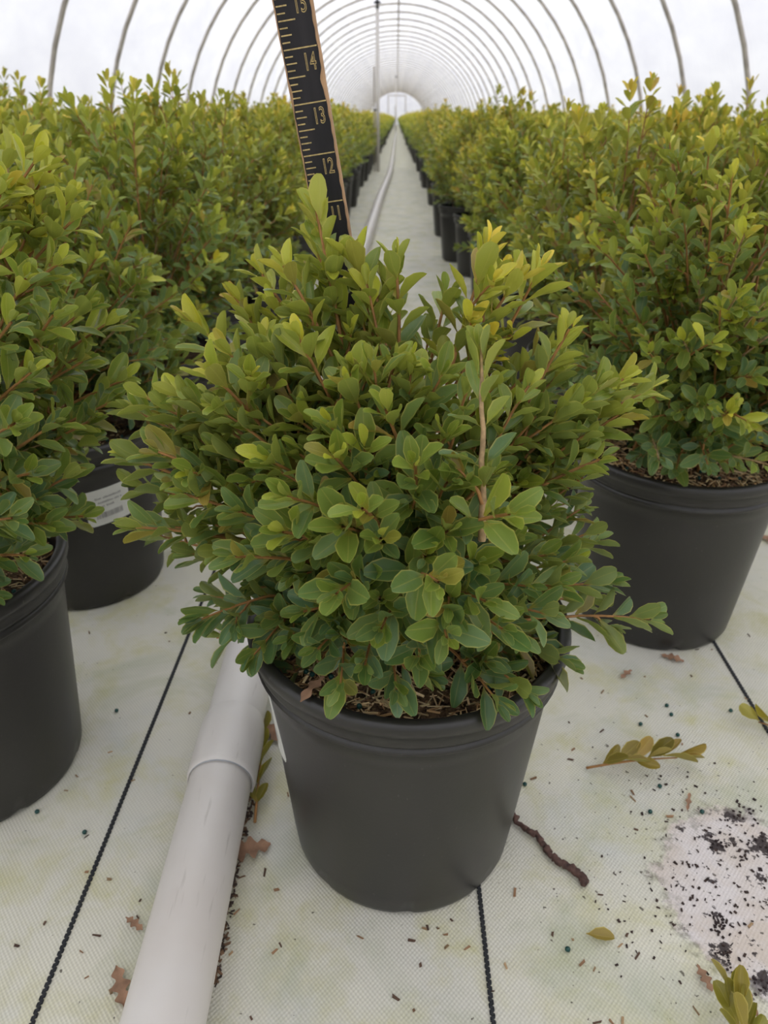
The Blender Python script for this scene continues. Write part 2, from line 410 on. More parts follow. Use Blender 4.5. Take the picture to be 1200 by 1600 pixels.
class Shrub:
    """leaves (base, axis, normal, length, colour) and stems of one plant, in the plant's own space"""
    def __init__(self, seed, z0, z1, yel=0.0):
        self.r = np.random.default_rng(seed); self.L = []; self.S = []; self.z0, self.z1, self.yel = z0, z1, yel
    def colour(self, z, age, yel):
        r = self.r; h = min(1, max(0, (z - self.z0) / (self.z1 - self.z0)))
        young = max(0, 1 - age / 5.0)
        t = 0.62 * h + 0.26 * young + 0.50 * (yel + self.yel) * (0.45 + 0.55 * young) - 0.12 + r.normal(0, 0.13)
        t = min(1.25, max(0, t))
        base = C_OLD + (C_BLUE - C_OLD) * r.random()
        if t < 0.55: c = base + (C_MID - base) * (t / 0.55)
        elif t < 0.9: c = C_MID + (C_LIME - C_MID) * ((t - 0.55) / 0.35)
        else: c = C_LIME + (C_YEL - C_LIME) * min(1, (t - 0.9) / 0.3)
        if r.random() < 0.035 + 0.10 * max(0, yel): c = c + (C_ORG - c) * r.uniform(.3, .8)
        return c * r.uniform(0.85, 1.15)
    def leaf(self, p, a, n, L, c): self.L.append((p, unit(a), unit(n), L, c))
    def shoot(self, b, tip, lift=0.25, zone=0.10, step=0.0095, size=0.0225, yel=0.0, rad=0.0013, twigs=0.25, old=False, minz=-9, depth=0, curl=0.0, bare=0.0):
        r = self.r; b, tip = np.asarray(b, float), np.asarray(tip, float)
        d = tip - b; ln = np.linalg.norm(d)
        ctrl = b + d * 0.5 + UP * lift * ln * 0.5 + np.array([-d[0], -d[1], 0]) * 0.22 * (1 if lift > 0 else 0)
        m = 14
        t = np.linspace(0, 1, m)[:, None]
        P = (1 - t) ** 2 * b + 2 * t * (1 - t) * ctrl + t * t * tip
        P += np.cumsum(r.normal(0, 0.0006, (m, 3)), 0) * np.sin(PI * t)
        seg = np.linalg.norm(np.diff(P, axis=0), axis=1); S = np.concatenate([[0], np.cumsum(seg)]); tot = S[-1]
        self.S.append((P, np.linspace(rad * 1.5, rad * 0.55, m), old))
        def ev(s):
            q = np.array([np.interp(s, S, P[:, k]) for k in range(3)])
            e = np.array([np.interp(min(tot, s + .004), S, P[:, k]) - np.interp(max(0, s - .004), S, P[:, k]) for k in range(3)])
            return q, unit(e)
        q, e = ev(tot)
        ref = unit(np.cross(e, UP + r.normal(0, .2, 3)))
        phi0 = r.uniform(0, PI)
        s = tot; age = 0
        while s > max(tot - zone, 0.004):
            q, e = ev(s)
            e1 = unit(ref - e * np.dot(ref, e)); e2 = np.cross(e, e1)
            phi = phi0 + age * PI / 2 + r.normal(0, .22)
            al = math.radians(min(68, (13, 27, 36, 43, 50)[min(age, 4)] + max(0, age - 4) * 3) + r.normal(0, 6))
            sz = size * (0.50, 0.78, 0.95, 1.0)[min(age, 3)] * r.uniform(.82, 1.15)
            if not (bare and age > 1 and r.random() < bare):
                for sg in (1, -1):
                    if age > 3 and r.random() < 0.06: continue
                    rad_v = sg * (math.cos(phi) * e1 + math.sin(phi) * e2)
                    a = e * math.cos(al) + rad_v * math.sin(al) + UP * 0.10 * math.sin(al)
                    a = unit(a + r.normal(0, .07, 3))
                    n = e - a * np.dot(a, e)
                    n = unit(n + UP * 0.35 + r.normal(0, .12, 3)); n = unit(n - a * np.dot(a, n))
                    pz = q + rad_v * rad
                    if pz[2] > minz: self.leaf(pz, a, n, sz * r.uniform(.9, 1.1), self.colour(pz[2] + a[2] * sz * .6, age, yel))
            if depth == 0 and age >= 4 and r.random() < twigs * 1.4:
                sg = r.choice((-1, 1)); rv = sg * (math.cos(phi) * e1 + math.sin(phi) * e2)
                dd = unit(e * 0.75 + rv * 0.75 + UP * 0.2)
                tl = r.uniform(.012, .030)
                self.shoot(q, q + dd * tl, 0.1, tl * .95, step * .85, size * .85, yel, rad * .6, 0, False, minz, 1)
            s -= step * (0.45, 0.7, .95, 1.0)[min(age, 3)] * r.uniform(.85, 1.15); age += 1
    # ---- meshes
    def frames(self, idx=None):
        L = self.L if idx is None else [self.L[i] for i in idx]
        p = np.array([l[0] for l in L]); y = np.array([l[1] for l in L]); z = np.array([l[2] for l in L])
        x = np.cross(y, z); s = np.array([l[3] for l in L]); c = np.array([l[4] for l in L])
        return p, x, y, z, s, c
    def soup(self, lib, idx=None, stems=True, sides=5):
        so = Soup()
        ids = np.arange(len(self.L)) if idx is None else np.asarray(idx)
        for k, (V, U, T) in enumerate(lib):
            sel = ids[k::len(lib)]
            if not len(sel): continue
            p, x, y, z, s, c = self.frames(sel)
            W = p[:, None] + s[:, None, None] * (V[None, :, :1] * x[:, None] + V[None, :, 1:2] * y[:, None] + V[None, :, 2:] * z[:, None])
            TT = T[None] + (np.arange(len(sel)) * len(V))[:, None, None]
            so.add(W.reshape(-1, 3), TT.reshape(-1, 3), 0, np.repeat(c, len(V), 0), np.tile(U, (len(sel), 1)))
        if stems:
            for P, R, old in self.S:
                V, T = tube(P[::2] if sides < 5 else P, R[::2] if sides < 5 else R, sides, False)
                so.add(V, T, 2 if old else 1)
        return so

# ------------------------------------------------------------------ pots
POT_R, POT_RB, POT_H, SOIL_Z = 0.1055, 0.0815, 0.1985, 0.177
def pot_mesh(n):
    R, rb, H = POT_R, POT_RB, POT_H
    def wall(z): return rb + (R - 0.0085 - rb) * (z / (H - .03))
    prof = [(0.001, .004), (rb - .012, .004), (rb - .006, .0), (rb - .001, .002), (rb + .0003, .006)]
    prof += [(wall(z), z) for z in (.02, .05, .09, .13, .155)]
    prof += [(R - .0085, H - .0285), (R - .0050, H - .0275), (R - .0038, H - .0255), (R - .0050, H - .0235), (R - .0072, H - .0222),
             (R - .0040, H - .0208), (R - .0035, H - .0185), (R - .0042, H - .0125), (R - .0012, H - .0105), (R - .0001, H - .0075),
             (R + .0002, H - .0035), (R - .0008, H - .0008), (R - .003, H), (R - .0065, H - .0004), (R - .0082, H - .002),
             (R - .0088, H - .006), (R - .0095, H - .018), (R - .0115, SOIL_Z - .012), (.001, SOIL_Z - .014)]
    def wob(k, a):            # the moulded foot has shallow drain notches
        if k in (2, 3): return 0.0035 * max(0, math.cos(a * 8)) ** 8
        return 0
    V, T = lathe(prof, n, wob)
    s = Soup(); s.add(V, T)
    return s.mesh('pot', [M['pot']])
def soil_mesh(n, rings, seed):
    r = np.random.default_rng(seed); V = [(0, 0, SOIL_Z + .008)]
    R = POT_R - .0105
    for i in range(1, rings + 1):
        f = i / rings
        for j in range(n):
            a = 2 * PI * j / n
            V.append((R * f * math.cos(a), R * f * math.sin(a), SOIL_Z + .008 * (1 - f * f) + r.normal(0, .0012) * (f < 1)))
    T = [(0, 1 + j, 1 + (j + 1) % n) for j in range(n)]
    for i in range(rings - 1):
        for j in range(n):
            a, b = 1 + i * n + j, 1 + i * n + (j + 1) % n
            T += [(a, a + n, b + n), (a, b + n, b)]
    s = Soup(); s.add(V, T)
    return s.mesh('soil', [M['soil']])
POT_HI, POT_MID, POT_LOW = pot_mesh(72), pot_mesh(32), pot_mesh(14)
SOIL_HI, SOIL_MID = soil_mesh(40, 10, 1), soil_mesh(18, 3, 2)

def mulch(seed, count, light=1.0):
    r = np.random.default_rng(seed); s = Soup()
    R = POT_R - .013
    cols = np.array([(.36, .26, .14), (.26, .16, .075), (.46, .36, .21), (.16, .09, .045), (.30, .24, .13), (.10, .06, .035)])
    for _ in range(count):
        rr = R * math.sqrt(r.random()); a = r.uniform(0, 2 * PI)
        L = r.uniform(.004, .010) * (1.5 if r.random() < .08 else 1); w = r.uniform(.00035, .0009); th = w * .6
        z = SOIL_Z + .008 * (1 - (rr / R) ** 2) + r.uniform(.0005, .003)
        y = unit(np.array([math.cos(b := r.uniform(0, 2 * PI)), math.sin(b), r.normal(0, .28)]))
        x = unit(np.cross(y, UP + r.normal(0, .3, 3))); zz = np.cross(x, y)
        V, T = box((-w, -L / 2, -th), (w, L / 2, th)); V = np.array(V)
        V[:, 0] *= np.where(np.abs(V[:, 1]) > L * .45, r.uniform(.35, .9), 1)
        p = np.array([rr * math.cos(a), rr * math.sin(a), z])
        s.add(p + V[:, :1] * x + V[:, 1:2] * y + V[:, 2:] * zz, T, 0, cols[r.integers(6)] * r.uniform(.9, 1.9) * light)
    return s.mesh('mulch', [M['chip']], False)
def ball(n=8):
    V, T = lathe([(math.sin(PI * i / 5) * .5 + 1e-4, -math.cos(PI * i / 5) * .5) for i in range(6)], n)
    return V, T
def pellets_in_pot(seed, count):
    r = np.random.default_rng(seed); s = Soup(); V, T = ball()
    for _ in range(count):
        rr = (POT_R - .016) * math.sqrt(r.uniform(.2, 1)); a = r.uniform(0, 2 * PI)
        s.add(V * .0036 + [rr * math.cos(a), rr * math.sin(a), SOIL_Z + .008 * (1 - (rr / .095) ** 2) + .0028], T)
    return s.mesh('fertilizer_grains', [M['pellet']])

def sticker_mesh(ang, width, z0, z1, seed, tilt=0.0):
    """white label wrapped on the pot wall, rounded corners, with rows of tiny grey print and a bar strip"""
    r = np.random.default_rng(seed); s = Soup()
    def P(u, v, off):          # u,v in metres from the label's middle
        uu = u * math.cos(tilt) - v * math.sin(tilt); vv = u * math.sin(tilt) + v * math.cos(tilt)
        z = (z0 + z1) / 2 + vv
        R = POT_RB + (POT_R - .0085 - POT_RB) * (z / (POT_H - .03)) + off
        a = ang + uu / R
        return (R * math.cos(a), R * math.sin(a), z)
    w, h = width / 2, (z1 - z0) / 2; rc = .004
    n = 14; V, T = [], []
    for i in range(n + 1):
        u = -w + 2 * w * i / n
        e = max(0, abs(u) - (w - rc)); hh = h - rc + math.sqrt(max(0, rc * rc - e * e))
        for off in (.0002, .0006):
            for v in (-hh, hh): V.append(P(u, v, off))
    for i in range(n):
        a = i * 4; b = a + 4
        T += [(a + 2, b + 2, b + 3), (a + 2, b + 3, a + 3), (a, a + 2, b + 2), (a, b + 2, b), (a + 1, b + 1, b + 3), (a + 1, b + 3, a + 3)]
    T += [(0, 1, 3), (0, 3, 2), (n * 4, n * 4 + 2, n * 4 + 3), (n * 4, n * 4 + 3, n * 4 + 1)]
    s.add(V, T, 0)
    def bar(u0, u1, v0, v1):
        k = 2; V = []
        for i in range(k + 1):
            u = u0 + (u1 - u0) * i / k
            V += [P(u, v0, .0008), P(u, v1, .0008)]
        s.add(V, [t for i in range(k) for t in ((2 * i, 2 * i + 2, 2 * i + 3), (2 * i, 2 * i + 3, 2 * i + 1))], 1)
    for row, (v, x0, x1) in enumerate(((h * .52, -.55, .62), (h * .28, -.45, .62), (h * .05, -.30, .35))):
        u = x0 * w
        while u < x1 * w:
            L = r.uniform(.0008, .0016)
            if r.random() < .85: bar(u, u + L * .8, v - .0011, v + .0011 * r.uniform(.3, 1))
            u += L + .0003
    u = -.62 * w
    while u < .6 * w:
        L = r.uniform(.0004, .0011); bar(u, u + L, -h * .62, -h * .30); u += L + r.uniform(.0004, .001)
    return s.mesh('sticker', [M['sticker'], M['ink']], False)

# ================================================================== SETTING
def structure(name, me, parent=None):
    o = link(name, me, parent); o['kind'] = 'structure'; return o
HOOP_A, HOOP_B, Y0, Y1 = 2.40, 2.37, -3.2, 70.0
s = Soup(); ny = 60
ys = np.concatenate([np.linspace(Y0, 6, 12), np.linspace(7, Y1, 12)])
s.add([(x, y, 0) for y in ys for x in np.linspace(-2.6, 2.6, 9)], grid_tris(len(ys), 9))
floor = structure('floor', s.mesh('floor', [M['floor']]))
floor.rotation_euler = (0, 0, -YAW)
s = Soup(); s.add([(-90, -60, -.04), (90, -60, -.04), (90, 130, -.04), (-90, 130, -.04)], [(0, 1, 2), (0, 2, 3)])
structure('ground', s.mesh('ground', [M['outside']]))

def thread_mesh(y0, y1):           # black zig-zag marker yarn woven into the cloth
    s = Soup(); pitch = 0.0042; k = 0; y = y0
    while y < y1:
        sg = 1 if k % 2 else -1
        q = np.array([(-.0016, -.0013), (.0016, .0004), (.0016, .0024), (-.0016, .0007)])
        if sg < 0: q = q * [-1, 1]
        V = [(a, y + b, .0012) for a, b in q] + [(a, y + b, .0) for a, b in q]
        Tt = [(0, 1, 2), (0, 2, 3)] if sg > 0 else [(0, 2, 1), (0, 3, 2)]
        s.add(V, Tt + [(0, 4, 5), (0, 5, 1), (1, 5, 6), (1, 6, 2), (2, 6, 7), (2, 7, 3), (3, 7, 4), (3, 4, 0)])
        y += pitch / 2 * .95; k += 1
    return s.mesh('marker_yarn', [M['thread']], False)
yarn = thread_mesh(0.12, 1.3)
for x in (-0.2175, 0.0625, 0.3365):
    o = link('marker_yarn', yarn, floor, (x, 0, 0)); o['label'] = 'black zig-zag marker yarn woven along the cloth'; o['kind'] = 'stuff'

def arch_pts(a, b, y, n=33, z0=-0.02):
    return [(a * math.cos(t), y, max(z0, b * math.sin(t))) for t in np.linspace(-0.008, PI + 0.008, n)]
s = Soup()
ny = 28; yy = np.linspace(Y0, Y1, ny); V = []
for y in yy: V += arch_pts(HOOP_A + .022, HOOP_B + .022, y, 49)
s.add(V, grid_tris(ny, 49))
ceiling = structure('ceiling', s.mesh('ceiling', [M['film']]))
ceiling.rotation_euler = (0, 0, -YAW)
V, T = tube(arch_pts(HOOP_A, HOOP_B, 0), 0.0175, 8, False)
s = Soup(); s.add(V, T); hoop_me = s.mesh('hoop', [M['tube']])
HOOP0, HOOP_S = 5.62, 1.22
y = HOOP0 - 7 * HOOP_S
while y < Y1:
    link('hoop', hoop_me, ceiling, (0, y, 0)); y += HOOP_S
s = Soup(); V, T = tube([(0.02, Y0, HOOP_B - .035), (0.02, Y1, HOOP_B - .035)], 0.017, 8); s.add(V, T)
link('ridge_purlin', s.mesh('ridge_purlin', [M['tube']]), ceiling)
for nm, y in (('wall_back', Y1), ('wall_front', Y0)):
    s = Soup(); P = arch_pts(HOOP_A + .02, HOOP_B + .02, 0, 33)
    V = [(0, 0, 0)] + P
    s.add(V, [(0, i, i + 1) for i in range(1, 33)])
    w = structure(nm, s.mesh(nm, [M['film_dimmed' if nm == 'wall_back' else 'film']]))
    x, yy_ = aisle(0, y); w.location = (x, yy_, 0); w.rotation_euler = (0, 0, -YAW)
    s = Soup()
    for b in (((-.75, -.03, 0), (-.69, .03, 2.1)), ((.69, -.03, 0), (.75, .03, 2.1)), ((-.75, -.03, 2.1), (.75, .03, 2.16))):
        s.add(*box(*b))
    link('door_frame', s.mesh('door_frame', [M['tube']], False), w)

# ================================================================== PLANTS
def central_shrub():
    sh = Shrub(5, 0.19, 0.47)
    cx, cy = 0.0140, 0.400
    r = sh.r
    def base(px_side=0.0, z=SOIL_Z):
        return np.array([cx + r.normal(0, .014) + px_side, cy + r.normal(0, .012), z])
    # (px, py, Y, yellow, zone, kind) the shoots one can follow in the photograph
    T = [(487, 298, .42, .55, .150, 0), (548, 372, .41, .40, .13, 0), (432, 385, .40, .30, .11, 0), (618, 372, .41, .35, .10, 0),
         (352, 438, .43, .85, .09, 0), (398, 402, .44, .55, .10, 0), (288, 482, .40, .65, .11, 0), (335, 520, .38, .55, .09, 0), (455, 500, .37, .45, .10, 0),
         (415, 450, .42, .7, .09, 0), (198, 598, .40, .70, .085, 0), (252, 592, .39, .50, .08, 0), (312, 560, .36, .50, .09, 0), (172, 700, .39, .30, .07, 0), (222, 690, .37, .20, .08, 0),
         (184, 815, .36, .35, .09, 0), (262, 758, .35, .20, .07, 0), (288, 968, .35, -.2, .09, 1), (398, 1088, .345, -.25, .05, 1), (372, 1030, .33, -.2, .07, 1),
         (540, 555, .35, .15, .11, 0), (618, 535, .37, .40, .09, 0), (505, 640, .33, .25, .09, 0), (600, 615, .33, .20, .09, 0),
         (702, 432, .44, -.15, .12, 0), (672, 500, .45, -.1, .10, 0), (772, 352, .42, 1.0, .085, 0), (856, 392, .43, 1.0, .06, 0), (815, 410, .42, 1.0, .07, 0), (795, 400, .44, .9, .07, 0),
         (905, 488, .40, .60, .12, 0), (868, 520, .42, .25, .10, 0), (1035, 588, .405, .75, .085, 0), (995, 570, .40, .70, .07, 0), (988, 628, .395, .5, .08, 0),
         (935, 660, .38, .25, .08, 0), (960, 700, .37, .20, .07, 0), (832, 560, .42, .30, .10, 0), (975, 908, .36, -.2, .06, 1), (1043, 968, .355, .05, .055, 1),
         (906, 1040, .34, -.25, .04, 1), (845, 1098, .300, -.25, .045, 1), (795, 1112, .295, -.2, .04, 1), (618, 1092, .290, -.2, .05, 1), (520, 1082, .290, -.15, .06, 1),
         (705, 1000, .272, -.1, .05, 1), (592, 985, .272, -.15, .06, 1), (515, 925, .275, .05, .06, 1), (690, 905, .262, .15, .055, 1), (800, 985, .285, -.2, .06, 1), (880, 960, .31, -.2, .06, 1),
         (810, 790, .28, .2, .06, 0), (650, 705, .30, .30, .08, 0), (560, 780, .285, .20, .07, 0), (402, 700, .33, .25, .09, 0), (425, 820, .30, .20, .08, 0), (345, 862, .31, .15, .07, 0)]
    for px, py, Y, yel, zone, kind in T:
        tip = at(px, py, Y)
        tip = tip - unit(tip - np.array([cx, cy, SOIL_Z + .02])) * .010
        if kind:
            b = base(z=SOIL_Z + .012); sh.shoot(b, tip, 0.35, zone, .0105, .0235, yel, .0011, .18, minz=SOIL_Z + .004)
        else:
            sh.shoot(base(), tip, 0.18, zone, .0098, .0225, yel, .0014, .16)
    # the bare orange-brown stem in front
    sh.shoot(at(753, 845, .312), at(752, 545, .330), 0.0, .085, .0105, .022, .05, .0014, .2, True, -9, 0, 0, .55)
    outline = [(487, 330), (420, 395), (345, 440), (285, 500), (300, 560), (215, 610), (190, 700), (200, 815), (290, 870), (330, 910), (310, 975), (345, 1015),
               (400, 1060), (470, 1070), (530, 1060), (620, 1070), (700, 1040), (780, 1080), (840, 1060), (880, 1000), (955, 940), (930, 850), (925, 760), (950, 690),
               (1000, 620), (930, 560), (870, 540), (800, 560), (745, 600), (680, 560), (640, 560), (600, 480), (600, 400), (545, 400), (520, 340)]
    O = np.array(outline, float)
    def inside(x, y):
        c = False; j = len(O) - 1
        for i in range(len(O)):
            if (O[i, 1] > y) != (O[j, 1] > y) and x < (O[j, 0] - O[i, 0]) * (y - O[i, 1]) / (O[j, 1] - O[i, 1]) + O[i, 0]: c = not c
            j = i
        return c
    pts = [(a[0], a[1]) for a in T]; got = 0
    for _ in range(9000):
        x, y = r.uniform(180, 1010), r.uniform(330, 1080)
        gap = 43 if y > 560 else 52
        if inside(x, y) and all((x - a) ** 2 + (y - b) ** 2 > gap * gap for a, b in pts):
            pts.append((x, y)); got += 1
            xs = [O[i, 0] + (O[i - 1, 0] - O[i, 0]) * (y - O[i, 1]) / (O[i - 1, 1] - O[i, 1]) for i in range(len(O)) if (O[i, 1] > y) != (O[i - 1, 1] > y)]
            mid, half = (min(xs) + max(xs)) / 2, (max(xs) - min(xs)) / 2 + 1
            e = min(1, abs(x - mid) / half)
            f = np.interp(y, (300, 450, 600, 750, 900, 1000, 1100), (.42, .39, .345, .305, .280, .276, .292))
            Y = f + (0.40 - f) * e ** 2.2 + r.uniform(-.004, .045)
            tip = at(x, y, Y)
            if tip[2] < .2 and math.hypot(tip[0] - cx, tip[1] - cy) < .1: tip[2] = max(tip[2], SOIL_Z + .014)
            low = y > 840
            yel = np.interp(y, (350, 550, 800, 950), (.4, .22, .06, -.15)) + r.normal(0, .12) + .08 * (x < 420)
            sh.shoot(base(z=SOIL_Z + .01 * low), tip, r.uniform(.1, .3), r.uniform(.055, .085), .0098, r.uniform(.0195, .0235), yel, .0012, .16, minz=SOIL_Z + .003)
    for _ in range(46):            # the far half of the crown
        a = r.uniform(-.15, PI + .15); rr = r.uniform(.05, .165); z = r.uniform(.24, .425) - .5 * max(0, rr - .1)
        q = np.array([cx + rr * math.cos(a), cy + .01 + rr * .85 * math.sin(a), z])
        px, py, _d = project(q)
        if not (inside(px, py) and inside(px, py - 28)): continue
        sh.shoot(base(), q, .2, .075, .0105, .021, .1, .0012, .15)
    org = np.array([cx, cy, 0.0])
    sh.L = [(p - org, a, n, L, c) for p, a, n, L, c in sh.L]
    sh.S = [(P - org, R, o) for P, R, o in sh.S]
    return sh, org

def row_shrub(seed, height, nshoot, size, step, zone, yel=0.0, spread=0.155, twigs=0.22, bend=(0, 0)):
    sh = Shrub(seed, 0.21, height, yel); r = sh.r
    for i in range(nshoot):
        a = r.uniform(0, 2 * PI); q = math.sqrt(r.random())
        rr = spread * q
        top = height - 0.17 * q ** 2.2
        z = top - r.exponential(.035) if r.random() < .6 else r.uniform(.24, top - .03)
        z = max(z, .23)
        b = np.array([r.normal(0, .016), r.normal(0, .016), SOIL_Z + .004])
        y = r.normal(.12, .28)
        sh.shoot(b, (rr * math.cos(a) + bend[0], rr * math.sin(a) + bend[1], z), r.uniform(.05, .35), zone * r.uniform(.75, 1.25), step, size * r.uniform(.85, 1.1), y, .0013, twigs, old=r.random() < .3, minz=SOIL_Z + .004)
    for i in range(nshoot // 2):   # short skirts low on the plant
        a = r.uniform(0, 2 * PI); rr = r.uniform(.06, .150)
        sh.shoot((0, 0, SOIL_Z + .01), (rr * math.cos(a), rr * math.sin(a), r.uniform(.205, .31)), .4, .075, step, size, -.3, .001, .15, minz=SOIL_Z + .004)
    return sh

# ---- visibility of the near plants' leaves, so the leaves that show largest become parts of their own
def rank_leaves(plants):
    W, H, sc = 600, 800, 0.5
    zb = np.full(W * H, 1e9); idb = np.full(W * H, -1, int); off = 0; spans = []
    for sh, org in plants:
        p, x, y, z, s_, c = sh.frames(); n = len(p)
        g = np.array([(u * .2 * math.sin(PI * v ** 1.3) ** (.95 - .5 * v), v) for v in np.linspace(.06, .96, 12) for u in np.linspace(-1, 1, 8)])
        Q = (p + org)[:, None] + s_[:, None, None] * (g[None, :, :1] * x[:, None] + g[None, :, 1:] * y[:, None])
        px, py, d = project(Q)
        ok = (d > .03) & (px >= 0) & (px < 1200) & (py >= 0) & (py < 1600)
        pix = (np.clip(py * sc, 0, H - 1).astype(int) * W + np.clip(px * sc, 0, W - 1).astype(int))
        ids = np.broadcast_to(np.arange(n)[:, None] + off, pix.shape)
        pf, df, jf = pix[ok], d[ok], ids[ok]
        o = np.argsort(-df); pf, df, jf = pf[o], df[o], jf[o]
        better = df < zb[pf]
        pf, df, jf = pf[better], df[better], jf[better]
        zb[pf] = df; idb[pf] = jf
        spans.append((off, n)); off += n
    cnt = np.bincount(idb[idb >= 0], minlength=off)
    return [cnt[a:a + n] for a, n in spans]

LEAF_ME = []
for k, (V, U, T) in enumerate(HI):
    s = Soup(); s.add(V, T, 0, None, U); LEAF_ME.append(s.mesh('leaf', [M['leaf_obj']]))

def leaf_object(parent, l, k):
    p, a, n, L, c = l
    o = bpy.data.objects.new('leaf', LEAF_ME[k % len(LEAF_ME)]); COL.objects.link(o); o.parent = parent
    x = np.cross(a, n)
    m = Matrix(((x[0], a[0], n[0]), (x[1], a[1], n[1]), (x[2], a[2], n[2])))
    o.rotation_mode = 'QUATERNION'; o.rotation_quaternion = m.to_quaternion()
    o.location = p; o.scale = (L, L, L); o.color = (c[0], c[1], c[2], 1)
    return o

def near_plant(sh, org, counts, nleaf, label, mulch_n, light=1.0, seed=0):
    root = empty('potted_boxwood', tuple(org)); tag(root, label, 'potted shrub', 'potted boxwoods')
    pot = link('pot', POT_HI, root)
    link('soil', SOIL_HI, root)
    mu = link('mulch', mulch(seed, mulch_n, light), root); mu['kind'] = 'stuff'
    fg = link('fertilizer_grains', pellets_in_pot(seed, 34), root); fg['kind'] = 'stuff'
    order = np.argsort(-counts)
    pick = [i for i in order[:nleaf] if counts[i] > 2]
    for k, i in enumerate(pick): leaf_object(root, sh.L[i], i)
    rest = np.setdiff1d(np.arange(len(sh.L)), pick)
    f = link('foliage', sh.soup(HI, rest, False).mesh('foliage', [M['leaf_att']]), root); f['kind'] = 'stuff'
    so = Soup()
    for P, R, old in sh.S:
        V, T = tube(P, R, 5, False); so.add(V, T, 1 if old else 0)
    st = link('stems', so.mesh('stems', [M['stem'], M['old_stem']]), root); st['kind'] = 'stuff'
    return root, pot

C_sh, C_org = central_shrub()
L1 = row_shrub(21, .500, 80, .0225, .0100, .11, .20, .150, .16, (-.025, .0))
L2 = row_shrub(22, .490, 84, .0210, .0100, .10, .30, .150)
R1 = row_shrub(23, .490, 125, .0200, .0100, .10, .28, .160)
def A(x, y): q = aisle(x, y); return np.array([q[0], q[1], 0.0])
L1o, L2o, R1o = np.array([-.345, .460, 0]), np.array([-.350, .755, 0]), np.array([.298, .685, 0])
plants = [(C_sh, C_org), (L1, L1o), (R1, R1o), (L2, L2o)]
for px, py, Y, yel in ((70, 222, .47, .5), (92, 240, .48, .5), (122, 284, .47, .4), (132, 315, .46, .3), (104, 388, .44, .15), (30, 215, .50, .5), (12, 280, .44, .3), (52, 412, .42, 0), (150, 458, .45, .1),
                       (184, 482, .46, .3), (60, 330, .46, .3), (20, 360, .43, .1), (95, 470, .42, 0), (30, 480, .40, -.1), (205, 575, .46, .15), (185, 610, .45, .1), (140, 545, .44, 0), (60, 560, .40, -.1), (150, 640, .44, 0),
                       (100, 640, .41, -.1), (35, 640, .38, -.2), (120, 725, .42, 0), (60, 720, .39, -.2), (140, 790, .43, .2), (85, 800, .40, -.1), (30, 790, .37, -.2), (50, 850, .39, -.1)):
    q = at(px, py, Y) - L1o
    L1.shoot((L1.r.normal(0, .015), L1.r.normal(0, .015), SOIL_Z), q * [1, 1, 1] - [.006, 0, .008], .2, .10, .0105, .0225, yel, .0014, .15, minz=SOIL_Z + .003)
cnt = rank_leaves(plants)
c_root, c_pot = near_plant(C_sh, C_org, cnt[0], 300, 'green potted boxwood standing alone in the aisle in front of the black ruler', 2100, 1.25, 31)
c_pot.rotation_euler = (0, 0.011, 0)
l_root, l_pot = near_plant(L1, L1o, cnt[1], 260, 'potted boxwood cut by the photo edge, first in the row left of the pipe', 1700, 1.3, 32)
r_root, r_pot = near_plant(R1, R1o, cnt[2], 260, 'potted boxwood with bare tan mulch, first in the row on the right of the aisle', 1700, 1.6, 33)
l2_root, l2_pot = near_plant(L2, L2o, cnt[3], 200, 'boxwood with a barcode sticker on its pot, second in the row left of the pipe', 400, 1.0, 34)
link('sticker', sticker_mesh(math.radians(-168), .046, .100, .158, 1, .25), c_pot)
link('sticker', sticker_mesh(math.radians(-48), .048, .108, .150, 2, .05), l2_pot)

# ---- the rows: about three hundred single plants, the rest far down the house as one mass
def variant(seed, lod):
    if lod == 0:
        sh = row_shrub(seed, rng.uniform(.51, .56), 78, .0215, .0102, .105, .50, .165); lib = MID
    else:
        sh = row_shrub(seed, rng.uniform(.51, .56), 46, .0270, .0150, .110, .62, .165, .10); lib = LOW
    return sh.soup(lib, None, True, 3).mesh('foliage', [M['leaf_bg'], M['stem'], M['old_stem']])
VAR = [[variant(50 + k, 0) for k in range(6)], [variant(70 + k, 1) for k in range(5)]]

ORD = ('first second third fourth fifth sixth seventh eighth ninth tenth eleventh twelfth thirteenth fourteenth fifteenth sixteenth seventeenth '
       'eighteenth nineteenth twentieth').split() + ['twenty-' + w for w in 'first second third fourth fifth sixth seventh eighth ninth'.split()] + ['thirtieth'] + ['thirty-' + w for w in 'first second third fourth fifth sixth seventh eighth ninth'.split()]
spots = []
for side in (-1, 1):
    for colm in range(7):
        x0 = (-.345 - .30 * colm) if side < 0 else (.295 + .30 * colm)
        pitch = .300 if side < 0 else .334
        first = .455 if side < 0 else .68
        for k in range(-1, 220):
            y = first + pitch * k + (0.12 if colm % 2 else 0)
            if y > Y1 - .6: break
            if colm == 0 and (k < 1 or (side < 0 and k < 2)): continue   # built above by hand
            x = x0 + rng.normal(0, .018); yj = y + rng.normal(0, .018)
            if side < 0 and colm == 0 and k == 2: x, yj = -.342, 1.045
            p = A(x, yj)
            if p[1] < .25: continue
            depth = p[1] * math.cos(PITCH) + .05
            if (abs(p[0]) - .20) > depth * 600 / FPX: continue            # wholly outside the frame
            spots.append((math.hypot(p[0], p[1]), p, side, colm, k))
spots.sort(key=lambda q: q[0])
NEAR = 294
sticker_small = sticker_mesh(math.radians(-47), .048, .090, .134, 3)
sticker_far = sticker_mesh(math.radians(-62), .048, .110, .152, 4)
edge_n = {(-1, 0): 2, (1, 0): 1}
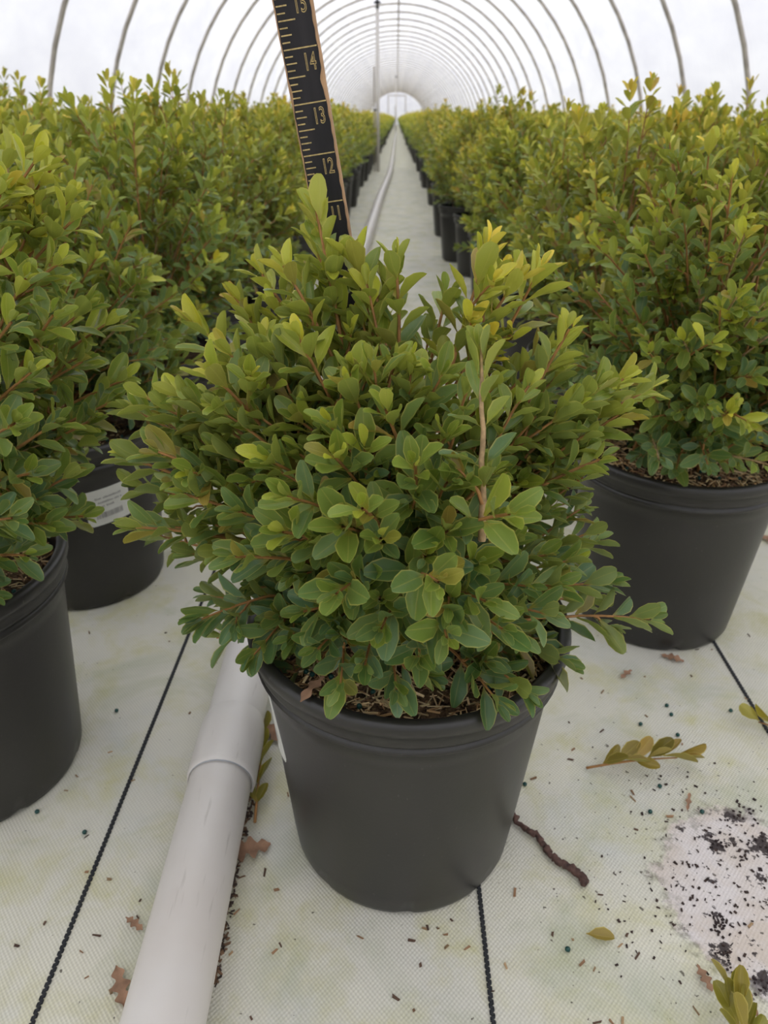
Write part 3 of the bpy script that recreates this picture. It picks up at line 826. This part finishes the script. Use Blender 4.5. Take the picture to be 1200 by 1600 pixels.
for i, (dist, p, side, colm, k) in enumerate(spots[:NEAR]):
    root = empty('potted_boxwood', tuple(p), 0)
    word = 'left' if side < 0 else 'right'
    n = edge_n.get((side, colm), 0); edge_n[(side, colm)] = n + 1
    if colm == 0:
        lab = f'yellow-tipped potted boxwood, {ORD[n]} in the row ' + ('left of the white pipe' if side < 0 else 'right of the aisle')
        if side < 0 and k == 2: lab = 'potted boxwood with a white sticker, third in the row left of the white pipe'
    else:
        lab = f'yellow-green boxwood, {word} block, {ORD[colm]} row from the aisle, {ORD[n]} one in view'
    tag(root, lab, 'potted shrub', f'boxwoods of the {word} block')
    lod = 0 if dist < 3.6 else 1
    pt = link('pot', POT_MID if dist < 3 else POT_LOW, root)
    if dist < 3: link('soil', SOIL_MID, root)
    f = link('foliage', VAR[lod][rng.integers(len(VAR[lod]))], root); f['kind'] = 'stuff'
    f.rotation_euler = (0, 0, rng.uniform(0, 2 * PI))
    sc = rng.uniform(.93, 1.05); f.scale = (sc, sc, sc * rng.uniform(.97, 1.07) * (1.03 if side < 0 else 1))
    f.location = (0, 0, SOIL_Z * (1 - f.scale[2]))
    if side < 0 and colm == 0 and k == 2: link('sticker', sticker_small, pt)
    if side < 0 and colm == 0 and k == 3: link('sticker', sticker_far, pt)

so = Soup(); LV, LU, LT = LOW[0]
PV, PT = lathe([(POT_RB, 0), (POT_R - .008, POT_H - .02), (POT_R, POT_H - .01), (POT_R, POT_H), (.02, POT_H - .02)], 9)
for dist, p, side, colm, k in spots[NEAR:]:
    if colm <= 1: so.add(PV + p, PT, 2)
    n = 200 if dist < 14 else (90 if dist < 26 else 45)
    sz = .034 if dist < 14 else (.052 if dist < 26 else .078)
    q = np.sqrt(rng.random(n)); a = rng.uniform(0, 2 * PI, n)
    top = .535 - .13 * q ** 2 + rng.normal(0, .018, n)
    z = np.where(rng.random(n) < .62, top - rng.exponential(.03, n), rng.uniform(.20, .46, n))
    P = np.stack([.165 * q * np.cos(a), .165 * q * np.sin(a), np.maximum(z, .2)], 1) + p
    yv = np.stack([np.cos(a) * .5, np.sin(a) * .5, np.full(n, .8)], 1) + rng.normal(0, .35, (n, 3)); yv /= np.linalg.norm(yv, axis=1)[:, None]
    zv = rng.normal(0, .6, (n, 3)) + [0, -.2, .7]; zv -= yv * (yv * zv).sum(1)[:, None]; zv /= np.linalg.norm(zv, axis=1)[:, None]
    xv = np.cross(yv, zv)
    h = np.clip((P[:, 2] - .2) / .34 + .16 + rng.normal(0, .16, n) + rng.normal(0, .07), 0, 1.2)
    c = np.stack([np.interp(h, (0, .5, .85, 1.2), (C_OLD[j], C_MID[j], C_LIME[j], C_YEL[j])) for j in range(3)], 1)
    W = P[:, None] + sz * (LV[None, :, :1] * xv[:, None] + LV[None, :, 1:2] * yv[:, None] + LV[None, :, 2:] * zv[:, None])
    TT = LT[None] + (np.arange(n) * 6)[:, None, None]
    so.add(W.reshape(-1, 3), TT.reshape(-1, 3), 0, np.repeat(c, 6, 0), np.tile(LU, (n, 1)))
far = link('boxwood_rows', so.mesh('boxwood_rows', [M['leaf_att'], M['stem'], M['pot']]))
tag(far, 'yellow-green mass of potted boxwoods far down both sides of the greenhouse', 'shrubs', None, 'stuff')

# ================================================================== RULER
def build_ruler():
    root = empty('ruler', (0, 0, 0))
    W2, TH, LEN = 0.0102, 0.0045, 0.455
    def edge(z, k): return 0.0011 + 0.00012 * math.sin(z * 170 + k) + .00016 * math.sin(z * 730 + 2 * k) + (.0012 * max(0, math.sin(z * 61 + 3 * k)) ** 24)
    s = Soup(); ch = .0009
    prof = [(-W2, 0), (-W2 + ch, -ch), (W2 - ch, -ch), (W2, 0), (W2, TH), (-W2, TH)]   # x, y with the front at -y
    zs = np.linspace(0, LEN, 40); V = []
    for z in zs:
        V += [(x + .00012 * math.sin(z * 300 + x * 900), y, z) for x, y in prof]
    T = grid_tris(len(zs), 6, True); V += [(0, TH / 2, 0), (0, TH / 2, LEN)]
    b, e = len(V) - 2, len(V) - 1
    T = np.concatenate([T, [(b, j, (j + 1) % 6) for j in range(6)], [(e, 39 * 6 + (j + 1) % 6, 39 * 6 + j) for j in range(6)]])
    s.add(V, T); link('wooden_strip', s.mesh('wooden_strip', [M['wood']], False), root)
    s = Soup(); zs = np.linspace(.001, LEN - .001, 260); V = []
    for z in zs:
        a, c = -W2 + edge(z, 0) * .75, W2 - edge(z, 2) * 1.15
        V += [(a, -ch, z), (a, -ch - .00015, z), (c, -ch - .00015, z), (c, -ch, z)]
    s.add(V, grid_tris(len(zs), 4)); o = link('painted_face', s.mesh('painted_face', [M['paint']], False), root); o['label'] = 'worn black painted face'
    s = Soup(); IN = .0254
    for q in range(1, 8 * 17 + 4):
        z = q * IN / 8
        L = .0170 if q % 8 == 0 else (.0088 if q % 4 == 0 else (.0056 if q % 2 == 0 else .0041))
        x0 = -W2 + .0014
        if L > .016: L = 2 * W2 - .0030
        s.add(*box((x0, -ch - .0004, z - .00032), (x0 + L, -ch - .0001, z + .00032)))
    t = link('tick_marks', s.mesh('tick_marks', [M['gold']], False), root); t['kind'] = 'stuff'
    for nmb in range(10, 18):
        cu = bpy.data.curves.new('numeral', 'FONT'); cu.body = str(nmb); cu.size = 0.0112; cu.align_x = 'CENTER'; cu.align_y = 'TOP'
        cu.fill_mode = 'NONE'; cu.bevel_depth = 0.00026; cu.bevel_resolution = 1; cu.space_character = 1.05
        tmp = bpy.data.objects.new('numeral', cu); COL.objects.link(tmp)
        bpy.context.view_layer.update()
        dg = bpy.context.evaluated_depsgraph_get()
        me = bpy.data.meshes.new_from_object(tmp.evaluated_get(dg))
        bpy.data.objects.remove(tmp)
        me.materials.clear(); me.materials.append(M['gold'])
        o = link('numeral', me, root); o.rotation_euler = (PI / 2, 0, 0)
        o.scale = (.60, 1.0, .8); o.location = (.0036, -ch - .0002, nmb * IN - .0014)
    # number 13 stands at pixel (486,165), the foot in the soil at the back of the pot
    p13 = at(485.0, 160.5, .4565); p12 = at(499.5, 242, .4590)
    up = unit(p13 - p12)
    p0 = p13 - up * 13 * .0254
    xax = unit(np.cross(np.array([0.03, 1.0, 0.0]), up)); yax = np.cross(up, xax)
    root.rotation_mode = 'QUATERNION'
    root.rotation_quaternion = Matrix(((xax[0], yax[0], up[0]), (xax[1], yax[1], up[1]), (xax[2], yax[2], up[2]))).to_quaternion()
    root.location = p0
    print('ruler foot', p0)
    tag(root, 'black wooden ruler with tan inch marks standing up behind the lone boxwood', 'ruler')
build_ruler()

# ================================================================== IRRIGATION PIPE AND RISERS
def build_pipe():
    R = .0243
    pix = [(255, 1600), (300, 1395), (345, 1220)]
    pts = [ground(px, py, R) for px, py in pix]
    d = unit(pts[2] - pts[0])
    start = pts[0] - d * .5; mid = pts[2]
    far = [ground(px, py, R) for px, py in ((560, 412), (582, 345), (595, 305), (609, 272), (613, 250), (616.5, 222), (618.5, 207))]
    end = np.array([aisle(-.05, 60)[0], 60, R])
    ctrl = np.array([start, mid, mid + d * .35] + far + [end])
    # smooth
    t = np.linspace(0, len(ctrl) - 1, 120); seg = np.clip(t.astype(int), 0, len(ctrl) - 2); f = (t - seg)[:, None]
    P = ctrl[seg] * (1 - f) + ctrl[seg + 1] * f
    for _ in range(6):
        Q = P.copy(); Q[1:-1, :2] = (P[:-2, :2] + 2 * P[1:-1, :2] + P[2:, :2]) / 4; P = Q
    P[:, 2] = R
    root = empty('water_pipe', (0, 0, 0)); tag(root, 'white plastic water pipe lying on the ground cloth along the left pots', 'pipe')
    s = Soup(); s.add(*tube(P, R, 24)); link('pipe_length', s.mesh('pipe_length', [M['pvc']]), root)
    c0 = ground(345, 1222, R); k = unit(np.array([d[0], d[1], 0]))
    prof = [(-.0008, R + .0002), (-.0004, R + .0022), (.004, R + .0030), (.050, R + .0030), (.058, R + .0022), (.066, R + .0004)]
    pts = [c0 + k * a for a, _ in prof]
    s = Soup(); s.add(*tube(pts, [r for _, r in prof], 28, False))
    o = link('pipe_socket', s.mesh('pipe_socket', [M['pvc']]), root); o['label'] = 'slightly wider socket end where two lengths join'
    s = Soup(); V, T = tube([c0 - k * .0018, c0 - k * .0002], [R + .0011, R + .0013], 28, False); s.add(V, T)
    o = link('glue_ring', s.mesh('glue_ring', [plain('grey glue line', (0.42, .44, .46), .5)]), root); o['label'] = 'thin grey glue line at the socket mouth'
    return P
pipe_pts = build_pipe()
def riser(px, py, top_py, label):
    g = ground(px, py)
    zt = at(px, top_py, g[1])[2]
    root = empty('sprinkler_riser', tuple(g)); tag(root, label, 'sprinkler')
    s = Soup(); s.add(*tube([(0, 0, 0), (0, 0, zt - .05)], .0185, 12)); link('riser_tube', s.mesh('riser_tube', [M['pvc']]), root)
    s = Soup(); s.add(*tube([(-.034, .02, 0), (-.034, .02, .93)], .008, 8)); link('support_stake', s.mesh('support_stake', [M['tube']]), root)
    s = Soup(); s.add(*tube([(-.017, .01, .55), (-.017, .01, .565)], .028, 10)); link('clamp', s.mesh('clamp', [M['dark']]), root)
    s = Soup(); V, T = lathe([(.001, 0), (.017, .0), (.019, .02), (.012, .03), (.012, .05), (.034, .055), (.036, .065), (.012, .075), (.008, .11), (.001, .112)], 14)
    s.add(V + [0, 0, zt - .06], T); link('sprinkler_head', s.mesh('sprinkler_head', [M['dark']]), root)
riser(590.5, 268, 4, 'tall white sprinkler riser with a dark head beside the pipe, the nearer one')
riser(618.5, 206, 120, 'small distant white sprinkler riser standing further down the pipe')

# ================================================================== LITTER ON THE CLOTH
def sprig(pa, pb, label, yels, n, seed, size=.020, lift=.006):
    a, b = ground(*pa, z=.004), ground(*pb, z=.010)
    sh = Shrub(seed, -.5, .5); r = sh.r
    d = b - a; sh.S.append((a + np.linspace(0, 1, 8)[:, None] * d + np.outer(np.sin(np.linspace(0, PI, 8)), [0, 0, lift * .4]), np.linspace(.0012, .0006, 8), False))
    e = unit(d); side = unit(np.cross(e, UP))
    for i in range(n):
        t = .18 + .82 * i / (n - 1)
        for sg in (1, -1):
            al = r.uniform(.35, .75) * (1 - .5 * t)
            ax = unit(e * math.cos(al) + sg * side * math.sin(al) + UP * r.uniform(.0, .95))
            nn = unit(UP + r.normal(0, .7, 3) - sg * side * .5); nn = unit(nn - ax * np.dot(ax, nn))
            c = np.array(yels[r.integers(len(yels))]) * r.uniform(.8, 1.15)
            p = a + d * t + UP * r.uniform(.001, lift)
            sh.leaf(p, ax, nn, size * r.uniform(.8, 1.15), c)
    root = empty('fallen_sprig', (a[0], a[1], 0)); o0 = np.array([a[0], a[1], 0])
    so = Soup()
    for P, R, old in sh.S: so.add(*tube(P - o0, R, 6), 0)
    link('stem', so.mesh('stem', [M['stem']]), root)
    for k, (p, ax, nn, L, c) in enumerate(sh.L): leaf_object(root, (p - o0, ax, nn, L, c), k)
    tag(root, label, 'fallen sprig'); return root
MUST = [(.33, .21, .035), (.26, .18, .03), (.40, .25, .06), (.20, .15, .03)]
sprig((916, 1200), (1058, 1184), 'fallen mustard-brown boxwood sprig lying on the cloth right of the pot', MUST, 6, 1, .024)
sprig((398, 1285), (412, 1150), 'wilted yellow-green boxwood sprig lying between the white pipe and the pot', [(.36, .29, .04), (.30, .24, .04), (.24, .20, .03)], 5, 2, .021)
sprig((1270, 1165), (1185, 1128), 'yellow fallen sprig at the right frame edge on the marker yarn', [(.42, .33, .04), (.45, .30, .05)], 4, 3)
sprig((1170, 1680), (1140, 1570), 'wilted olive boxwood sprig at the bottom right corner', [(.26, .22, .035), (.33, .25, .04)], 5, 4, .023, .014)

def flat_leaf(name, px, py, size, rot, mat_or_col, label, cat='leaf', lobes=0, curl=.3, squash=1.0):
    p = ground(px, py, .001)
    if lobes:
        n = 26; V = []; ph = px * .7
        for j in range(n + 1):
            v = j / n; w = .36 * squash * math.sin(PI * min(1, v + .02)) ** .7 * (1 + .50 * math.cos(2 * PI * v * (lobes + .5) + ph)) + .012
            for q in (-1, 0, 1):
                V.append((q * w * size * 1.4, (v - .5) * size * 1.9, .0015 + size * (.10 * curl * 3 * (q * q) * math.sin(4 * v + ph) ** 2 + .06 * math.sin(3 * v))))
        T = grid_tris(n + 1, 3)
        s = Soup(); s.add(V, T); me = s.mesh(name, [M['dead']])
        o = link(name, me, None, tuple(p)); o.rotation_euler = (0, 0, rot)
    else:
        o = bpy.data.objects.new(name, LEAF_ME[2]); COL.objects.link(o); o.location = (p[0], p[1], .003); o.scale = (size * 1.25, size, size)
        o.rotation_euler = (.02, .0, rot); o.color = tuple(mat_or_col) + (1,)
    tag(o, label, cat); return o
flat_leaf('fallen_leaf', 915, 1462, .0185, -PI / 2 - .15, (.36, .25, .06), 'single brown-yellow leaf lying below the root piece')
flat_leaf('oak_leaf', 372, 1335, .026, 1.9, None, 'pale brown oak leaf piece caught against the white pipe', lobes=5, squash=.6)
flat_leaf('oak_leaf', 418, 1140, .022, .7, None, 'pinkish brown leaf piece between the pipe and the pot sticker', lobes=3, squash=.5)
flat_leaf('fallen_leaf', 352, 1391, .011, 1.3, (.50, .20, .05), 'small orange leaf beside the white pipe below the oak leaf')
flat_leaf('dead_leaf', 190, 1545, .016, .5, None, 'dry brown twiggy leaf left of the white pipe at the bottom', lobes=3, squash=.5)
flat_leaf('dead_leaf', 1100, 1530, .009, .2, None, 'brown leaf scrap below the peeled patch', lobes=3, squash=.6)
flat_leaf('dead_leaf', 1050, 1030, .012, 1.1, None, 'reddish brown leaf scrap at the foot of the right pot', lobes=3, squash=.7)
flat_leaf('dead_leaf', 978, 1055, .010, 2.3, None, 'small red-brown leaf scrap on the cloth between the two pots', lobes=2, squash=.5)
flat_leaf('dead_leaf', 1075, 1255, .010, 2.7, None, 'thin brown bark sliver above the peeled patch', 'bark', lobes=2, squash=.3)
flat_leaf('dead_leaf', 210, 1445, .009, 1.0, None, 'purple-brown dry leaf scrap left of the pipe', lobes=3, squash=.5)
flat_leaf('dead_leaf', 1165, 1558, .013, .1, None, 'brown dead leaf above the corner sprig', lobes=2, squash=.35)
flat_leaf('dead_leaf', 1200, 845, .016, .4, None, 'red-brown dead leaf on the cloth right of the right pot', lobes=3, squash=.6)
flat_leaf('dead_leaf', 489, 1079, .013, -.5, None, 'tan dead leaf lying on the mulch at the left rim of the lone pot', lobes=2, squash=.4).location = tuple(at(489, 1079, .322))

root_pix = [(800, 1268), (806, 1285), (822, 1295), (838, 1304), (850, 1318), (858, 1334), (872, 1345), (890, 1356), (905, 1366), (916, 1382)]
P = np.array([ground(a, b, .0035) for a, b in root_pix]); r = np.random.default_rng(3)
t = np.linspace(0, len(P) - 1, 46); seg = np.clip(t.astype(int), 0, len(P) - 2); f = (t - seg)[:, None]
Q = P[seg] * (1 - f) + P[seg + 1] * f + r.normal(0, .0006, (46, 3)) * [1, 1, .3]
rad = np.interp(t, (0, 1, 4, 6, 9), (.0028, .0020, .0024, .0028, .0030)) * r.uniform(.75, 1.25, 46)
s = Soup(); s.add(*tube(Q, rad, 9)); tag(link('root_piece', s.mesh('root_piece', [M['root']])), 'dark brown crooked piece of root on the cloth right of the pot', 'root')

PEL = ['above the fallen mustard sprig, upper of a close pair', 'above the fallen mustard sprig, lower of a close pair', 'above the stalk of the fallen mustard sprig',
       'just above the tip leaves of the mustard sprig', 'just below the fallen mustard sprig', 'beside the right marker yarn', 'right of the lone pot wall',
       'in front of the stickered second left pot', 'just right of the pellet before the second left pot', 'left of the left marker yarn below the first left pot', 'at the foot of the first left pot',
       'at the left foot of the lone pot', 'left of the single brown-yellow leaf', 'between the lone pot and the peeled patch', 'on the upper edge of the peeled patch', 'between the first and second left pots']
V, T = ball(10); s = Soup(); s.add(V, T); pel = s.mesh('fertilizer_pellet', [M['pellet']])
for k, (px, py) in enumerate([(1042, 1102), (1049, 1116), (1001, 1131), (1059, 1148), (1031, 1228), (1142, 1110), (820, 1225), (68, 1018), (104, 1010), (132, 1300), (58, 1268), (509, 1362), (887, 1483), (1016, 1268), (1097, 1268), (182, 1110)]):
    g = ground(px, py, .0018)
    if k in (8, 9, 10): g = ground(px, py, .0018)
    o = link('fertilizer_pellet', pel, None, tuple(g)); o.scale = (.0038, .0038, .0036)
    tag(o, 'dark green fertilizer pellet ' + PEL[k], 'pellet', 'fertilizer pellets on the cloth')

s = Soup(); r = np.random.default_rng(8)
def crumb(p, L, w, col):
    V, T = box((-w, -L, 0), (w, L, w * 1.2)); V = np.array(V) * r.uniform(.6, 1.2, (8, 1)); a = r.uniform(0, PI)
    R2 = np.array(((math.cos(a), -math.sin(a), 0), (math.sin(a), math.cos(a), 0), (0, 0, 1)))
    s.add(V @ R2.T + p, T, 0, np.array(col) * r.uniform(.6, 1.3))
for _ in range(150):               # bark and hull bits strewn over the cloth
    px, py = r.uniform(0, 1200), r.uniform(880, 1600)
    crumb(ground(px, py, .0002), r.uniform(.0008, .0032), r.uniform(.0004, .0009), ((.26, .15, .08), (.10, .06, .04), (.36, .24, .13))[r.integers(3)])
for _ in range(190):               # dark crumbs round the peeled patch
    q = r.normal(0, 1, 2); px, py = 1110 + q[0] * 80, 1370 + q[1] * 85
    crumb(ground(px, py, .0002), r.uniform(.0004, .0016), r.uniform(.0003, .0009), (.05, .032, .026))
for c0, m, sp in (((1120, 1318), 14, 14), ((1185, 1325), 14, 16), ((1135, 1500), 12, 12), ((1192, 1535), 14, 14), ((1160, 1280), 22, 18), ((1128, 1440), 26, 14)):
    for _ in range(m):
        q = r.normal(0, 1, 2); crumb(ground(c0[0] + q[0] * sp, c0[1] + q[1] * sp * .8, .0002), r.uniform(.0004, .0014), r.uniform(.0004, .0009), (.035, .022, .022))
for _ in range(170):               # debris collected along the pipe
    tt = r.uniform(.15, .9); px = 322 + (400 - 322) * tt + r.normal(0, 4); py = 1600 - (1600 - 1200) * tt
    crumb(ground(px, py, .0002), r.uniform(.0006, .003), r.uniform(.0004, .001), ((.20, .12, .07), (.07, .05, .04))[r.integers(2)])
o = link('soil_crumbs', s.mesh('soil_crumbs', [M['chip']], False)); tag(o, 'dark soil crumbs and brown bark bits scattered over the white ground cloth', 'debris', None, 'stuff')
